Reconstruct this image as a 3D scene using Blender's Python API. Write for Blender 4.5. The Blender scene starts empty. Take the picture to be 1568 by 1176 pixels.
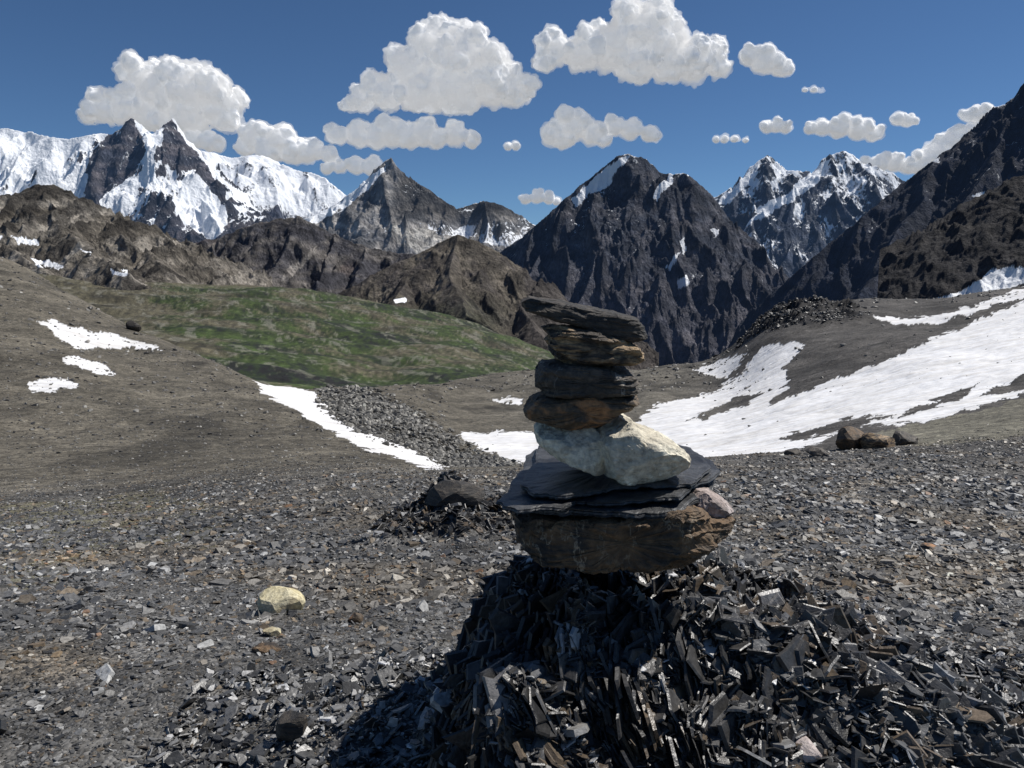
import bpy, bmesh, math, numpy as np
from mathutils import Vector
rng=np.random.default_rng(7)
FX=1221.0; TH=math.radians(7.4); CZ=1.15
cT,sT=math.cos(TH),math.sin(TH)
def E_of(py):
    v=(588-np.asarray(py,float))/FX
    return (-sT+cT*v)/(cT+sT*v)
def W(px,py,Y):
    u=(px-784)/FX; v=(588-py)/FX
    d=cT+sT*v
    return np.array([u/d*Y, Y, CZ+(-sT+cT*v)/d*Y])
def proj(X,Y,Z):
    dz=Z-CZ; d=np.maximum(Y*cT-dz*sT,1e-3)
    return 784+FX*X/d, 588-FX*(Y*sT+dz*cT)/d
# ---------------- noise
perm=rng.permutation(256); perm=np.concatenate([perm,perm])
ga=rng.uniform(0,2*np.pi,256); gx=np.cos(ga); gy=np.sin(ga)
def pn2(x,y,s=0):
    x=np.asarray(x,float)+s*17.37; y=np.asarray(y,float)+s*9.71
    xf=np.floor(x); yf=np.floor(y); fx=x-xf; fy=y-yf
    xi=xf.astype(np.int64)&255; yi=yf.astype(np.int64)&255
    def g(ix,iy,dx,dy):
        h=perm[perm[ix&255]+(iy&255)]
        return gx[h]*dx+gy[h]*dy
    u=fx*fx*fx*(fx*(fx*6-15)+10); v=fy*fy*fy*(fy*(fy*6-15)+10)
    a=g(xi,yi,fx,fy); b=g(xi+1,yi,fx-1,fy); c=g(xi,yi+1,fx,fy-1); d=g(xi+1,yi+1,fx-1,fy-1)
    return 1.5*((a+(b-a)*u)*(1-v)+(c+(d-c)*u)*v)
vt=rng.uniform(-1,1,256)
def vn3(p,s=0):
    p=p+s*13.7; f=np.floor(p); r=p-f; i=f.astype(np.int64)&255; r=r*r*(3-2*r)
    def h(a,b,c): return vt[perm[perm[perm[(i[:,0]+a)&255]+((i[:,1]+b)&255)]+((i[:,2]+c)&255)]]
    x,y,z=r[:,0],r[:,1],r[:,2]
    L=lambda a,b,t:a+(b-a)*t
    return L(L(L(h(0,0,0),h(1,0,0),x),L(h(0,1,0),h(1,1,0),x),y),L(L(h(0,0,1),h(1,0,1),x),L(h(0,1,1),h(1,1,1),x),y),z)
def fbm(x,y,o=5,s=0,g=.5):
    r=0;a=1;t=0
    for k in range(o):
        r=r+a*pn2(x*2**k,y*2**k,s+k); t+=a; a*=g
    return r/t*1.4
def ridged(x,y,o=5,s=0):
    r=0;a=1;t=0;w=1
    for k in range(o):
        n=1-np.abs(pn2(x*2.03**k,y*2.03**k,s+k))*1.6
        n=np.clip(n,0,1)**2; r=r+a*n*w; t+=a; w=np.clip(n*1.4,0.25,1); a*=.54
    return r/t
def sst(a,b,x):
    t=np.clip((x-a)/(b-a),0,1); return t*t*(3-2*t)
def inpoly(px,py,poly):
    P=np.array(poly,float); m=np.zeros(px.shape,bool)
    bb=(px>P[:,0].min())&(px<P[:,0].max())&(py>P[:,1].min())&(py<P[:,1].max())
    x=px[bb]; y=py[bb]; r=np.zeros(x.shape,bool)
    for i in range(len(P)):
        x0,y0=P[i-1]; x1,y1=P[i]
        if y0==y1: continue
        c=((y0>y)!=(y1>y))&(x<(x1-x0)*(y-y0)/(y1-y0)+x0); r^=c
    m[bb]=r; return m
# ---------------- mesh helpers
def mk(name,V,loops,starts,col=None,snow=None,smooth=True,mat=None,parent=None):
    me=bpy.data.meshes.new(name)
    me.vertices.add(len(V)); me.vertices.foreach_set('co',np.ascontiguousarray(V,dtype=np.float32).ravel())
    me.loops.add(len(loops)); me.loops.foreach_set('vertex_index',np.ascontiguousarray(loops,dtype=np.int32))
    me.polygons.add(len(starts)); me.polygons.foreach_set('loop_start',np.ascontiguousarray(starts,dtype=np.int32))
    me.update(calc_edges=True)
    if smooth: me.shade_smooth()
    else: me.shade_flat()
    if col is not None:
        a=me.color_attributes.new('Col','FLOAT_COLOR','POINT')
        c=np.ones((len(V),4),np.float32); c[:,:3]=col; a.data.foreach_set('color',c.ravel())
    if snow is not None:
        a=me.attributes.new('snow','FLOAT','POINT'); a.data.foreach_set('value',snow.astype(np.float32).ravel())
    ob=bpy.data.objects.new(name,me); bpy.context.collection.objects.link(ob)
    if mat: me.materials.append(mat)
    if parent: ob.parent=parent
    return ob
def gridfaces(nr,nc):
    i=np.arange(nr*nc).reshape(nr,nc)
    q=np.stack([i[:-1,:-1],i[:-1,1:],i[1:,1:],i[1:,:-1]],-1).reshape(-1,4)
    return q.ravel(), np.arange(len(q))*4
# ---------------- node helpers
def newmat(name):
    m=bpy.data.materials.new(name); m.use_nodes=True; nt=m.node_tree; nt.nodes.clear()
    o=nt.nodes.new('ShaderNodeOutputMaterial'); p=nt.nodes.new('ShaderNodeBsdfPrincipled')
    nt.links.new(p.outputs[0],o.inputs[0]); return m,nt,p
def N(nt,t,**k):
    n=nt.nodes.new(t)
    for a,b in k.items(): setattr(n,a,b)
    return n
def mth(nt,op,a,b=None,clamp=False):
    n=nt.nodes.new('ShaderNodeMath'); n.operation=op; n.use_clamp=clamp
    for i,x in enumerate((a,b)):
        if x is None: continue
        if isinstance(x,(int,float)): n.inputs[i].default_value=x
        else: nt.links.new(x,n.inputs[i])
    return n.outputs[0]
def noise(nt,co,sc,det=6,rough=.6,dist=0):
    n=nt.nodes.new('ShaderNodeTexNoise'); n.inputs['Scale'].default_value=sc; n.inputs['Detail'].default_value=det
    n.inputs['Roughness'].default_value=rough; n.inputs['Distortion'].default_value=dist
    nt.links.new(co,n.inputs['Vector']); return n.outputs['Fac']
def mr(nt,v,a,b,c,d):
    n=nt.nodes.new('ShaderNodeMapRange'); nt.links.new(v,n.inputs[0])
    for i,x in enumerate((a,b,c,d)): n.inputs[i+1].default_value=x
    return n.outputs[0]
def mixc(nt,f,a,b,bt='MIX'):
    n=nt.nodes.new('ShaderNodeMix'); n.data_type='RGBA'; n.blend_type=bt
    for s,x in ((n.inputs[0],f),(n.inputs[6],a),(n.inputs[7],b)):
        if isinstance(x,(int,float)): s.default_value=x
        elif isinstance(x,tuple): s.default_value=(*x,1)
        else: nt.links.new(x,s)
    return n.outputs[2]
def mapping(nt,co,scale,rot=(0,0,0)):
    n=nt.nodes.new('ShaderNodeMapping'); n.inputs['Scale'].default_value=scale; n.inputs['Rotation'].default_value=rot
    nt.links.new(co,n.inputs['Vector']); return n.outputs[0]
def bump(nt,h,dist,st=1,prev=None):
    n=nt.nodes.new('ShaderNodeBump'); n.inputs['Distance'].default_value=dist; n.inputs['Strength'].default_value=st
    nt.links.new(h,n.inputs['Height'])
    if prev is not None: nt.links.new(prev,n.inputs['Normal'])
    return n.outputs[0]
def attr(nt,name):
    n=nt.nodes.new('ShaderNodeAttribute'); n.attribute_name=name; return n
SNOWC=(.84,.86,.89)
def ground_material():
    m,nt,p=newmat('gravel_ground'); tc=N(nt,'ShaderNodeTexCoord').outputs['Object']
    A=attr(nt,'Col'); S=attr(nt,'snow')
    def vor(sc):
        v=N(nt,'ShaderNodeTexVoronoi'); v.inputs['Scale'].default_value=sc; nt.links.new(tc,v.inputs['Vector'])
        s=N(nt,'ShaderNodeSeparateColor'); nt.links.new(v.outputs['Color'],s.inputs[0]); return v.outputs['Distance'],s.outputs[0]
    d1,c1=vor(75); d2,c2=vor(6)
    n2=noise(nt,tc,1.3,6,.68); n3=noise(nt,tc,.12,5,.68)
    f=mth(nt,'MULTIPLY',mr(nt,c1,0,1,.4,1.6),mr(nt,c2,0,1,.6,1.4))
    f=mth(nt,'MULTIPLY',f,mr(nt,n2,.3,.7,.55,1.45)); f=mth(nt,'MULTIPLY',f,mr(nt,n3,.3,.7,.55,1.45))
    cc=N(nt,'ShaderNodeCombineColor')
    for i in range(3): nt.links.new(f,cc.inputs[i])
    col=mixc(nt,1.0,A.outputs['Color'],cc.outputs[0],'MULTIPLY')
    sn=noise(nt,mapping(nt,tc,(.22,1.5,1),(0,0,.5)),.8,4,.6)
    sc=mixc(nt,mr(nt,sn,.40,.70,0,.7),(.86,.86,.87),(.60,.57,.52))
    col=mixc(nt,S.outputs['Fac'],col,sc); nt.links.new(col,p.inputs['Base Color'])
    nt.links.new(mr(nt,S.outputs['Fac'],0,1,.85,.55),p.inputs['Roughness'])
    p.inputs['Specular IOR Level'].default_value=.3
    inv=mr(nt,S.outputs['Fac'],0,1,1,.0)
    h=mth(nt,'ADD',mth(nt,'MULTIPLY',d1,-.008),mth(nt,'MULTIPLY',d2,-.065)); h=mth(nt,'ADD',h,mth(nt,'MULTIPLY',n2,.13)); h=mth(nt,'ADD',h,mth(nt,'MULTIPLY',n3,.9)); h=mth(nt,'MULTIPLY',h,inv)
    h=mth(nt,'ADD',h,mth(nt,'MULTIPLY',mth(nt,'MULTIPLY',sn,S.outputs['Fac']),.55))
    nt.links.new(bump(nt,h,1.0,.85),p.inputs['Normal']); return m
def mountain_material(name,sc,haze_glow):
    m,nt,p=newmat(name); tc=N(nt,'ShaderNodeTexCoord').outputs['Object']
    A=attr(nt,'Col'); S=attr(nt,'snow')
    n1=noise(nt,tc,sc,6,.7,.3); n2=noise(nt,mapping(nt,tc,(1,1,.3)),sc*5,5,.72)
    f=mth(nt,'MULTIPLY',mr(nt,n1,.3,.7,.45,1.55),mr(nt,n2,.3,.7,.4,1.6))
    cc=N(nt,'ShaderNodeCombineColor')
    for i in range(3): nt.links.new(f,cc.inputs[i])
    col=mixc(nt,1.0,A.outputs['Color'],cc.outputs[0],'MULTIPLY')
    s=mth(nt,'ADD',S.outputs['Fac'],mr(nt,n2,.3,.7,-.4,.4)); s=mr(nt,s,.42,.58,0,1)
    col=mixc(nt,s,col,SNOWC); nt.links.new(col,p.inputs['Base Color'])
    p.inputs['Roughness'].default_value=.9; p.inputs['Specular IOR Level'].default_value=.2
    p.inputs['Emission Color'].default_value=(*haze_glow,1); p.inputs['Emission Strength'].default_value=1  # even bluish self-glow painted in as airlight, same from any distance
    h=mth(nt,'ADD',n1,mth(nt,'MULTIPLY',n2,.35))
    h=mth(nt,'MULTIPLY',h,mr(nt,s,0,1,1,.3))
    nt.links.new(bump(nt,h,.7/sc,1.0),p.inputs['Normal']); return m
def rock_attr_material(name,sc=60,rough=.55,bd=.003):
    m,nt,p=newmat(name); tc=N(nt,'ShaderNodeTexCoord').outputs['Object']; A=attr(nt,'Col')
    n=noise(nt,tc,sc,3,.65)
    cc=N(nt,'ShaderNodeCombineColor'); f=mr(nt,n,.3,.7,.6,1.4)
    for i in range(3): nt.links.new(f,cc.inputs[i])
    nt.links.new(mixc(nt,1.0,A.outputs['Color'],cc.outputs[0],'MULTIPLY'),p.inputs['Base Color'])
    p.inputs['Roughness'].default_value=rough
    nt.links.new(bump(nt,n,bd,.7),p.inputs['Normal']); return m
def stone_material(name,c1,c2,c3,sc=12,strata=4,rough=.7,bd=.006,vein=None):
    m,nt,p=newmat(name); tc=N(nt,'ShaderNodeTexCoord').outputs['Object']
    n1=noise(nt,mapping(nt,tc,(1,1,strata)),sc,8,.65,.4); n2=noise(nt,tc,sc*7,6,.7); n3=noise(nt,tc,sc*.8,5,.6,.5)
    col=mixc(nt,mr(nt,n1,.44,.56,0,1),c1,c2); col=mixc(nt,mr(nt,n3,.52,.6,0,.9),col,c3)
    if vein:
        v=N(nt,'ShaderNodeTexNoise'); v.inputs['Scale'].default_value=vein[1]; v.inputs['Detail'].default_value=6; v.inputs['Roughness'].default_value=.6
        nt.links.new(mapping(nt,tc,(1,1,.4),(0,.3,0)),v.inputs['Vector'])
        d=mth(nt,'ABSOLUTE',mth(nt,'SUBTRACT',v.outputs['Fac'],.5))
        col=mixc(nt,mth(nt,'MULTIPLY',mr(nt,d,.002,.009,.75,0),mr(nt,n3,.4,.55,0,1)),col,vein[0])
    cc=N(nt,'ShaderNodeCombineColor'); f=mr(nt,n2,.3,.7,.5,1.5)
    for i in range(3): nt.links.new(f,cc.inputs[i])
    nt.links.new(mixc(nt,1.0,col,cc.outputs[0],'MULTIPLY'),p.inputs['Base Color'])
    p.inputs['Roughness'].default_value=rough
    b=bump(nt,n1,bd*1.8,.9); b=bump(nt,n2,bd*.6,.9,b); nt.links.new(b,p.inputs['Normal']); return m

# ---------------- ground profile table
cols={
-500:[(14,800),(30,700),(60,560),(110,390),(180,240),(300,330),(800,420),(1300,400),(2000,400)],
0:[(14,765),(30,708),(60,605),(100,492),(160,393),(230,440),(800,500),(1300,450),(2000,410)],
200:[(14,757),(30,702),(55,632),(90,556),(130,500),(200,540),(600,530),(1100,480),(1900,436)],
400:[(14,730),(30,694),(50,655),(70,612),(85,587),(130,640),(500,590),(1000,510),(1900,440)],
550:[(14,720),(28,697),(42,674),(80,635),(160,597),(240,625),(600,600),(1100,520),(1900,456)],
700:[(14,722),(35,716),(80,668),(130,625),(220,582),(320,605),(700,580),(1100,527),(1700,487)],
850:[(14,718),(35,710),(80,665),(130,620),(250,565),(400,585),(900,572),(1200,552),(1500,548)],
1000:[(14,706),(35,700),(75,650),(120,605),(210,568),(400,610),(900,650),(1200,640),(1500,630)],
1100:[(14,702),(35,692),(70,645),(130,590),(200,555),(400,610),(900,650),(1200,640),(1500,630)],
1180:[(14,698),(35,682),(65,628),(110,560),(180,478),(300,560),(900,640),(1200,640),(1500,630)],
1300:[(14,690),(33,664),(60,605),(100,532),(190,462),(300,530),(900,600),(1200,600),(1500,600)],
1400:[(14,683),(32,650),(60,578),(100,515),(200,460),(300,520),(900,600),(1200,600),(1500,600)],
1568:[(14,672),(30,628),(55,560),(95,488),(200,440),(300,500),(900,600),(1200,600),(1500,600)],
2068:[(14,640),(30,560),(55,460),(95,380),(200,320),(300,400),(900,500),(1200,560),(1500,600)]}
K=13
cx=sorted(cols); LB=np.zeros((K,len(cx))); LL=np.zeros_like(LB); LE=np.zeros_like(LB)
for j,px in enumerate(cx):
    nodes=[(1.0,(0.0-CZ)/1.0,900),(3.0,(-.22-CZ)/3.0,900)]
    for (Y,py) in cols[px]: nodes.append((Y,float(E_of(py)),py))
    nodes.append((3600,-460/3600.,600)); nodes.append((30000,-900/30000.,600))
    for k,(Y,e,py) in enumerate(nodes):
        LL[k,j]=math.log(Y); LE[k,j]=e; LB[k,j]=(px-784)/FX/(cT+sT*(588-py)/FX)
bs=np.linspace(-1.25,1.25,501); ls=np.linspace(0,math.log(30000),1200)
TAB=np.zeros((501,1200))
def pchip(x,y,q):
    h=np.diff(x); d=np.diff(y)/h; m=np.zeros_like(y)
    for i in range(1,len(x)-1):
        if d[i-1]*d[i]>0:
            w1=2*h[i]+h[i-1]; w2=h[i]+2*h[i-1]; m[i]=(w1+w2)/(w1/d[i-1]+w2/d[i])
    m[0]=d[0]; m[-1]=d[-1]
    i=np.clip(np.searchsorted(x,q)-1,0,len(x)-2); t=(q-x[i])/h[i]
    return (2*t**3-3*t**2+1)*y[i]+(t**3-2*t**2+t)*h[i]*m[i]+(-2*t**3+3*t**2)*y[i+1]+(t**3-t**2)*h[i]*m[i+1]
for a,b in enumerate(bs):
    x=[np.interp(b,LB[k],LL[k]) for k in range(K)]; y=[np.interp(b,LB[k],LE[k]) for k in range(K)]
    TAB[a]=pchip(np.array(x),np.array(y),ls)
ker=np.hanning(23); ker/=ker.sum()
pad=np.pad(TAB,((11,11),(0,0)),mode='edge')
TAB=sum(ker[i]*pad[i:i+501] for i in range(23))
def base_z(X,Y):
    Ye=np.maximum(Y,1.0); b=np.clip(X/Ye,-1.249,1.249); l=np.log(Ye)
    i=(b+1.25)/2.5*500; j=l/ls[-1]*1199; i=np.clip(i,0,499.999); j=np.clip(j,0,1198.999)
    i0=i.astype(int); j0=j.astype(int); fi=i-i0; fj=j-j0
    e=(TAB[i0,j0]*(1-fi)*(1-fj)+TAB[i0+1,j0]*fi*(1-fj)+TAB[i0,j0+1]*(1-fi)*fj+TAB[i0+1,j0+1]*fi*fj)
    return CZ+e*Ye
def outcrop(X,Y):
    w=.06*pn2(X*5,Y*5,3)+.04*pn2(X*14,Y*14,4)
    hx=(.42*sst(-1.0,-.1,X+w)+.58*sst(-.22,.05,X+w))*(1-.62*sst(.5,1.5,X+w))*(1-sst(1.6,3.6,X))
    fe=1.62-.10*sst(.6,1.4,X)
    hy=(.34*sst(.8,1.3,Y+w)+.66*sst(1.18,fe,Y+w))*(1-sst(1.98,2.9,Y+w*2))
    return .54*hx*hy
def core(X,Y):
    w=.12*pn2(X*4,Y*4,6)
    return sst(-.22,-.02,X+w)*(1-.75*sst(.65,.95,X+w))*(1-sst(1.2,1.6,X+w))*sst(1.05,1.25,Y)*(1-sst(1.95,2.1,Y))
OX2,OY2=-.45,6.0
def mound(X,Y): return 1-sst(0,1,np.hypot((X-OX2)/.8,(Y-OY2)/1.0)*(1+.3*pn2(X*2.5,Y*2.5,7)))
cragp=W(1215,500,165)
def cragf(X,Y):
    w=6*pn2(X/12,Y/12,9)
    a=np.hypot((X-cragp[0]+w-(Y-cragp[1])*.12)/9.5,(Y-cragp[1]-w)/34)
    return 1-sst(.55,1.0,a)
def ground_z(X,Y):
    Ye=np.maximum(Y,1.0); z=base_z(X,Y)
    oc=outcrop(X,Y); z=z+oc
    z=z+.30*mound(X,Y)*(1+.5*pn2(X*3,Y*3,5))
    cf=cragf(X,Y); mm=cf>0
    if mm.any():
        q=np.zeros_like(z); q[mm]=cf[mm]*(1.0+2.8*(ridged(X[mm]/7,Y[mm]/9,5,77)-.35)); z=z+q
    bst=1+1.3*sst(350,600,Ye)+.6*sst(20,50,Ye)*(1-sst(200,350,Ye))
    for k,lam in enumerate((.05,.12,.3,.7,1.6,4,9,20,45,100,220)):
        w=sst(.003,.008,lam/Ye)*(1-sst(.15,.3,lam/Ye))
        mm=w>0
        if mm.any():
            n=np.zeros_like(z); n[mm]=pn2(X[mm]/lam,Y[mm]/lam,k+20)*w[mm]
            amp=.035 if lam<1 else .026
            z=z+n*amp*lam*bst
    s=sst(.08,.3,oc)*(.3+.7*core(X,Y))
    z=z+s*(.13*ridged(X*4+Y*1.5,Y*2.6,5,8)-.06)
    return z
def ray_ground(px,py,Y0=1.0,Y1=400):
    Y=np.exp(np.linspace(math.log(Y0),math.log(Y1),4000))
    u=(px-784)/FX; v=(588-py)/FX; d=cT+sT*v
    X=u/d*Y; Z=CZ+(-sT+cT*v)/d*Y
    g=ground_z(X,Y); i=np.argmax(g>=Z)
    return np.array([X[i],Y[i],g[i]])
# ---------------- ground mesh
NC=1250
bcol=np.concatenate([np.linspace(-1.15,-.70,60,endpoint=False),np.linspace(-.70,.70,NC),np.linspace(.70,1.15,61)[1:]])
rows=np.concatenate([np.linspace(-14,1.0,50,endpoint=False),np.exp(np.linspace(0,math.log(300),1100,endpoint=False)),np.exp(np.linspace(math.log(300),math.log(3600),340,endpoint=False)),np.exp(np.linspace(math.log(3600),math.log(30000),30))])
B,YY=np.meshgrid(bcol,rows)
XX=B*(np.maximum(YY,1.5)+np.maximum(1.5-YY,0)*1.2)
X=XX.ravel(); Y=YY.ravel(); Z=ground_z(X,Y)
px,py=proj(X,Y,Z)
Yc=np.maximum(Y,1)
wx=px+9*pn2(X/Yc*50,np.log(Yc)*20,31)+4*pn2(X/Yc*200,np.log(Yc)*80,32); wy=py+5*pn2(X/Yc*50,np.log(Yc)*20,33)+2.5*pn2(X/Yc*200,np.log(Yc)*80,34)
snow=np.zeros(len(X))
def sp(poly,y0,y1,val=1.0):
    m=inpoly(wx,wy,poly)&(Y>y0)&(Y<y1); snow[m]=val
sp([(52,488),(90,492),(130,503),(175,513),(215,523),(255,536),(180,531),(120,533),(95,522),(75,505)],30,200)
sp([(92,545),(130,548),(165,558),(178,574),(150,571),(110,560)],30,200)
sp([(38,587),(75,576),(105,580),(124,590),(85,599),(50,599)],30,200)
sp([(388,583),(440,590),(480,600),(503,625),(530,650),(580,666),(640,688),(692,720),(665,722),(610,702),(560,687),(500,657),(450,627),(400,599)],15,170)
sp([(700,664),(780,660),(900,665),(975,645),(1010,618),(1060,608),(1100,598),(1140,565),(1165,532),(1185,528),(1225,522),(1230,535),(1200,562),(1207,590),(1172,622),(1230,602),(1290,577),(1350,555),(1420,523),(1500,490),(1568,462),(2000,330),(2000,480),(1568,602),(1500,622),(1440,640),(1380,650),(1300,650),(1262,677),(1180,697),(1100,706),(980,712),(850,712),(780,706),(740,690)],15,230)
sp([(1065,567),(1100,552),(1142,543),(1118,577),(1090,577)],40,260)
sp([(1330,483),(1400,487),(1450,480),(1510,462),(1568,440),(1700,400),(1700,415),(1568,453),(1500,476),(1440,494),(1370,498)],60,300)
sp([(757,611),(780,607),(802,611),(798,616),(765,616)],60,300)
sp([(1075,634),(1120,611),(1167,598),(1150,618),(1100,634),(1052,645)],15,230,0)
sp([(1370,640),(1440,608),(1500,586),(1470,612),(1400,634)],15,230,0)
sp([(1190,672),(1300,640),(1372,636),(1300,654),(1230,675)],15,230,0)
sp([(1500,605),(1568,575),(1640,550),(1600,585),(1540,604)],15,230,0)
n1=fbm(X/40,Y/40,5,41); n2=fbm(X/3,Y/3,5,43); n3=fbm(X/250,Y/250,5,45); n4=fbm(X/.6,Y/.6,4,47)
def C(*c): return np.array(c)
col=np.zeros((len(X),3))
slate=C(.105,.102,.097); olive=C(.112,.100,.078); mor=C(.120,.110,.090); darkg=C(.068,.063,.058)
def brownf(X,Y): return sst(5,20,Y+5*fbm(X/3,Y/3,5,43)-2.0*sst(-1,-6,X))
f=brownf(X,Y)[:,None]
left=sst(900,640,px)[:,None]
mid=olive*left+mor*(1-left)
rt=sst(1000,1150,px)[:,None]; mid=mid*(1-rt)+darkg*1.1*rt
col[:]=slate*(1-f)+mid*f
col*= (1+.45*n2+.25*n4)[:,None]
m=sst(.1,.55,fbm(X/1.3+5,Y/1.3,4,51)*1.2)*(1-f[:,0]); col=col*(1-m[:,None]*.6)+C(.135,.11,.078)*m[:,None]*.6
m=inpoly(wx+25*n2,wy+12*n2,[(-300,800),(90,770),(230,750),(320,770),(400,800),(330,850),(200,830),(80,900),(-300,950)])&(Y>3)
col[m]=col[m]*.5+C(.15,.14,.075)*.5
m=sst(.1,.7,n1)*sst(20,60,Y)*(px<500)*(Y<300); col=col*(1-.35*m[:,None])+C(.17,.145,.11)*.35*m[:,None]
st_=sst(.05,.45,fbm(X/6+Y/30,Y/50,5,63))*sst(14,30,Y)*(Y<300); col*=(1-.42*st_)[:,None]
# grass valley
g=(sst(320,420,Y)*(Y<3500))[:,None]
n6=fbm((X+.35*Y)/9,Y/60,5,69); n7=fbm(X/5,Y/16,4,71)
grass=C(.030,.047,.012)*np.clip(1+.8*n3+.5*n1+.6*n6+.7*n7,.25,3)[:,None]; brown=C(.080,.072,.046)*np.clip(1+.5*n6+.7*n7,.4,2)[:,None]
n5=fbm(X/90+Y/200,Y/110,6,65)
tb=sst(-.1,.5,.7*n3+.9*n5+.4*n7+.9*sst(330,180,px)-.22*sst(1000,500,Y))[:,None]
gc=grass*(1-tb)+brown*tb
m=sst(.22,.42,fbm((X+.4*Y)/22,Y/60,6,61)+.45*n7)[:,None]; gc=gc*(1-.55*m)+C(.18,.175,.145)*.55*m
m=sst(.12,.45,fbm(X/120,Y/80,6,67))[:,None]; gc=gc*(1-.5*m)
far=sst(1700,2300,Y)[:,None]; gc=gc*(1-far)+C(.17,.14,.10)*far
col=col*(1-g)+gc*g
m=inpoly(wx,wy,[(492,598),(560,598),(600,615),(650,650),(700,680),(790,716),(700,722),(640,688),(560,662),(520,640)])&(Y>20)&(Y<240); col[m]*=.62
cf=cragf(X,Y); m=sst(.05,.4,cf+.2*n2)[:,None]*(snow<.5)[:,None]; col=col*(1-m)+C(.022,.021,.022)*(1+.5*n4)[:,None]*m
m=inpoly(wx,wy+5*n2,[(1310,672),(1390,652),(1500,630),(1568,610),(1800,560),(1800,650),(1568,668),(1420,685)])&(Y>14)&(Y<60); col[m]=col[m]*.3+C(.17,.16,.12)*.7
oc=outcrop(X,Y); m=sst(.12,.35,oc)[:,None]*.8*(.3+.7*core(X,Y))[:,None]; col=col*(1-m)+C(.035,.034,.033)*m
m=sst(.2,.6,mound(X,Y))[:,None]*.75; col=col*(1-m)+C(.030,.029,.028)*m
col=np.clip(col,.01,.8)
GM=ground_material()
lp,st=gridfaces(*XX.shape)
mk('ground',np.stack([X,Y,Z],1),lp,st,col,snow,True,GM)

# ---------------- mountains
def mountain(name,x0,x1,Yn,Yf,Yc,ridges,k,zb,rel,lam,colfn,nface=300,nback=40,px_per=1.5,D0=None,jag=3,seed=0,mat=None,wxa=.004):
    nface=int(nface*1.2); px_per*=.85
    b0=(x0-784)/FX; b1=(x1-784)/FX; nc=int((x1-x0)/px_per)
    bb=np.linspace(b0,b1,nc); yy=np.concatenate([np.linspace(Yn,Yc*1.01,nface,endpoint=False),np.linspace(Yc*1.01,Yf,nback)])
    B,YG=np.meshgrid(bb,yy); XG=B*YG; X=XG.ravel(); Y=YG.ravel()
    Xw=X+wxa*Yc*fbm(X/lam/1.2,Y/lam/1.2,3,seed+70); Yw=Y+.02*Yc*fbm(X/lam/1.5,Y/lam/1.5,3,seed+75)
    h=np.full(len(X),-1e9); drop=np.zeros(len(X))
    for r in ridges:
        P=[W(*q) for q in r[1]]; kk=k*r[0]
        for a,c in zip(P[:-1],P[1:]):
            dx,dy=c[0]-a[0],c[1]-a[1]; t=np.clip(((Xw-a[0])*dx+(Yw-a[1])*dy)/(dx*dx+dy*dy+1e-6),0,1)
            d=np.hypot(Xw-a[0]-t*dx,Yw-a[1]-t*dy); zr=a[2]+t*(c[2]-a[2])
            dd=kk*d if D0 is None else kk*D0*(1-np.exp(-d/D0))
            hh=zr-dd; mm=hh>h; h[mm]=hh[mm]; drop[mm]=dd[mm]
    f=drop/(drop+rel*1.0)
    R=ridged(X/lam+.3*pn2(X/lam*.7,Y/lam*.7,seed+9),Y/lam/2.0,7,seed)
    R2=fbm(X/lam*3,Y/lam*3,5,seed+40)
    h=h+rel*((R-.55)*1.6)*f+rel*.2*R2*f
    h=h+jag*Yc/FX*fbm(X/(Yc*.012),Y/(Yc*.012),4,seed+55)
    h=np.maximum(h,zb)
    H=h.reshape(XG.shape)
    sx=np.gradient(H,axis=1)/np.maximum(np.gradient(XG,axis=1),1e-3); sy=np.gradient(H,axis=0)/np.gradient(YG,axis=0)
    nz=(1/np.sqrt(1+sx*sx+sy*sy)).ravel()
    px,py=proj(X,Y,h)
    wp=px+7*fbm(X/(Yc*.02),h/(Yc*.02),4,seed+60); wq=py+6*fbm(X/(Yc*.02)+9,h/(Yc*.02),4,seed+61)
    col,snow=colfn(dict(X=X,Y=Y,h=h,nz=nz,px=px,py=py,wp=wp,wq=wq,R=R,R2=R2,sx=sx.ravel(),f=f))
    z2=h+.35*X+18*pn2(X/90,Y/90,seed+88); bd=pn2(z2/(Yc*.004),X*.0005,seed+90)
    col=col*(1+.35*bd)[:,None]*(.75+.5*sst(.62,.3,R))[:,None]
    lp,st=gridfaces(*XG.shape)
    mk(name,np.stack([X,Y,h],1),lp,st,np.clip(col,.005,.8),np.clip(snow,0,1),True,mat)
def lerp(a,b,t): return a*(1-t[:,None])+b*t[:,None]
M_far=mountain_material('alpine_rock_far',.006,(.010,.018,.034)); M_mid=mountain_material('alpine_rock_mid',.012,(.004,.007,.014)); M_near=mountain_material('hill_rock',.03,(.0015,.002,.004)); M_c=mountain_material('alpine_rock_grey',.008,(.008,.013,.023))
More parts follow.
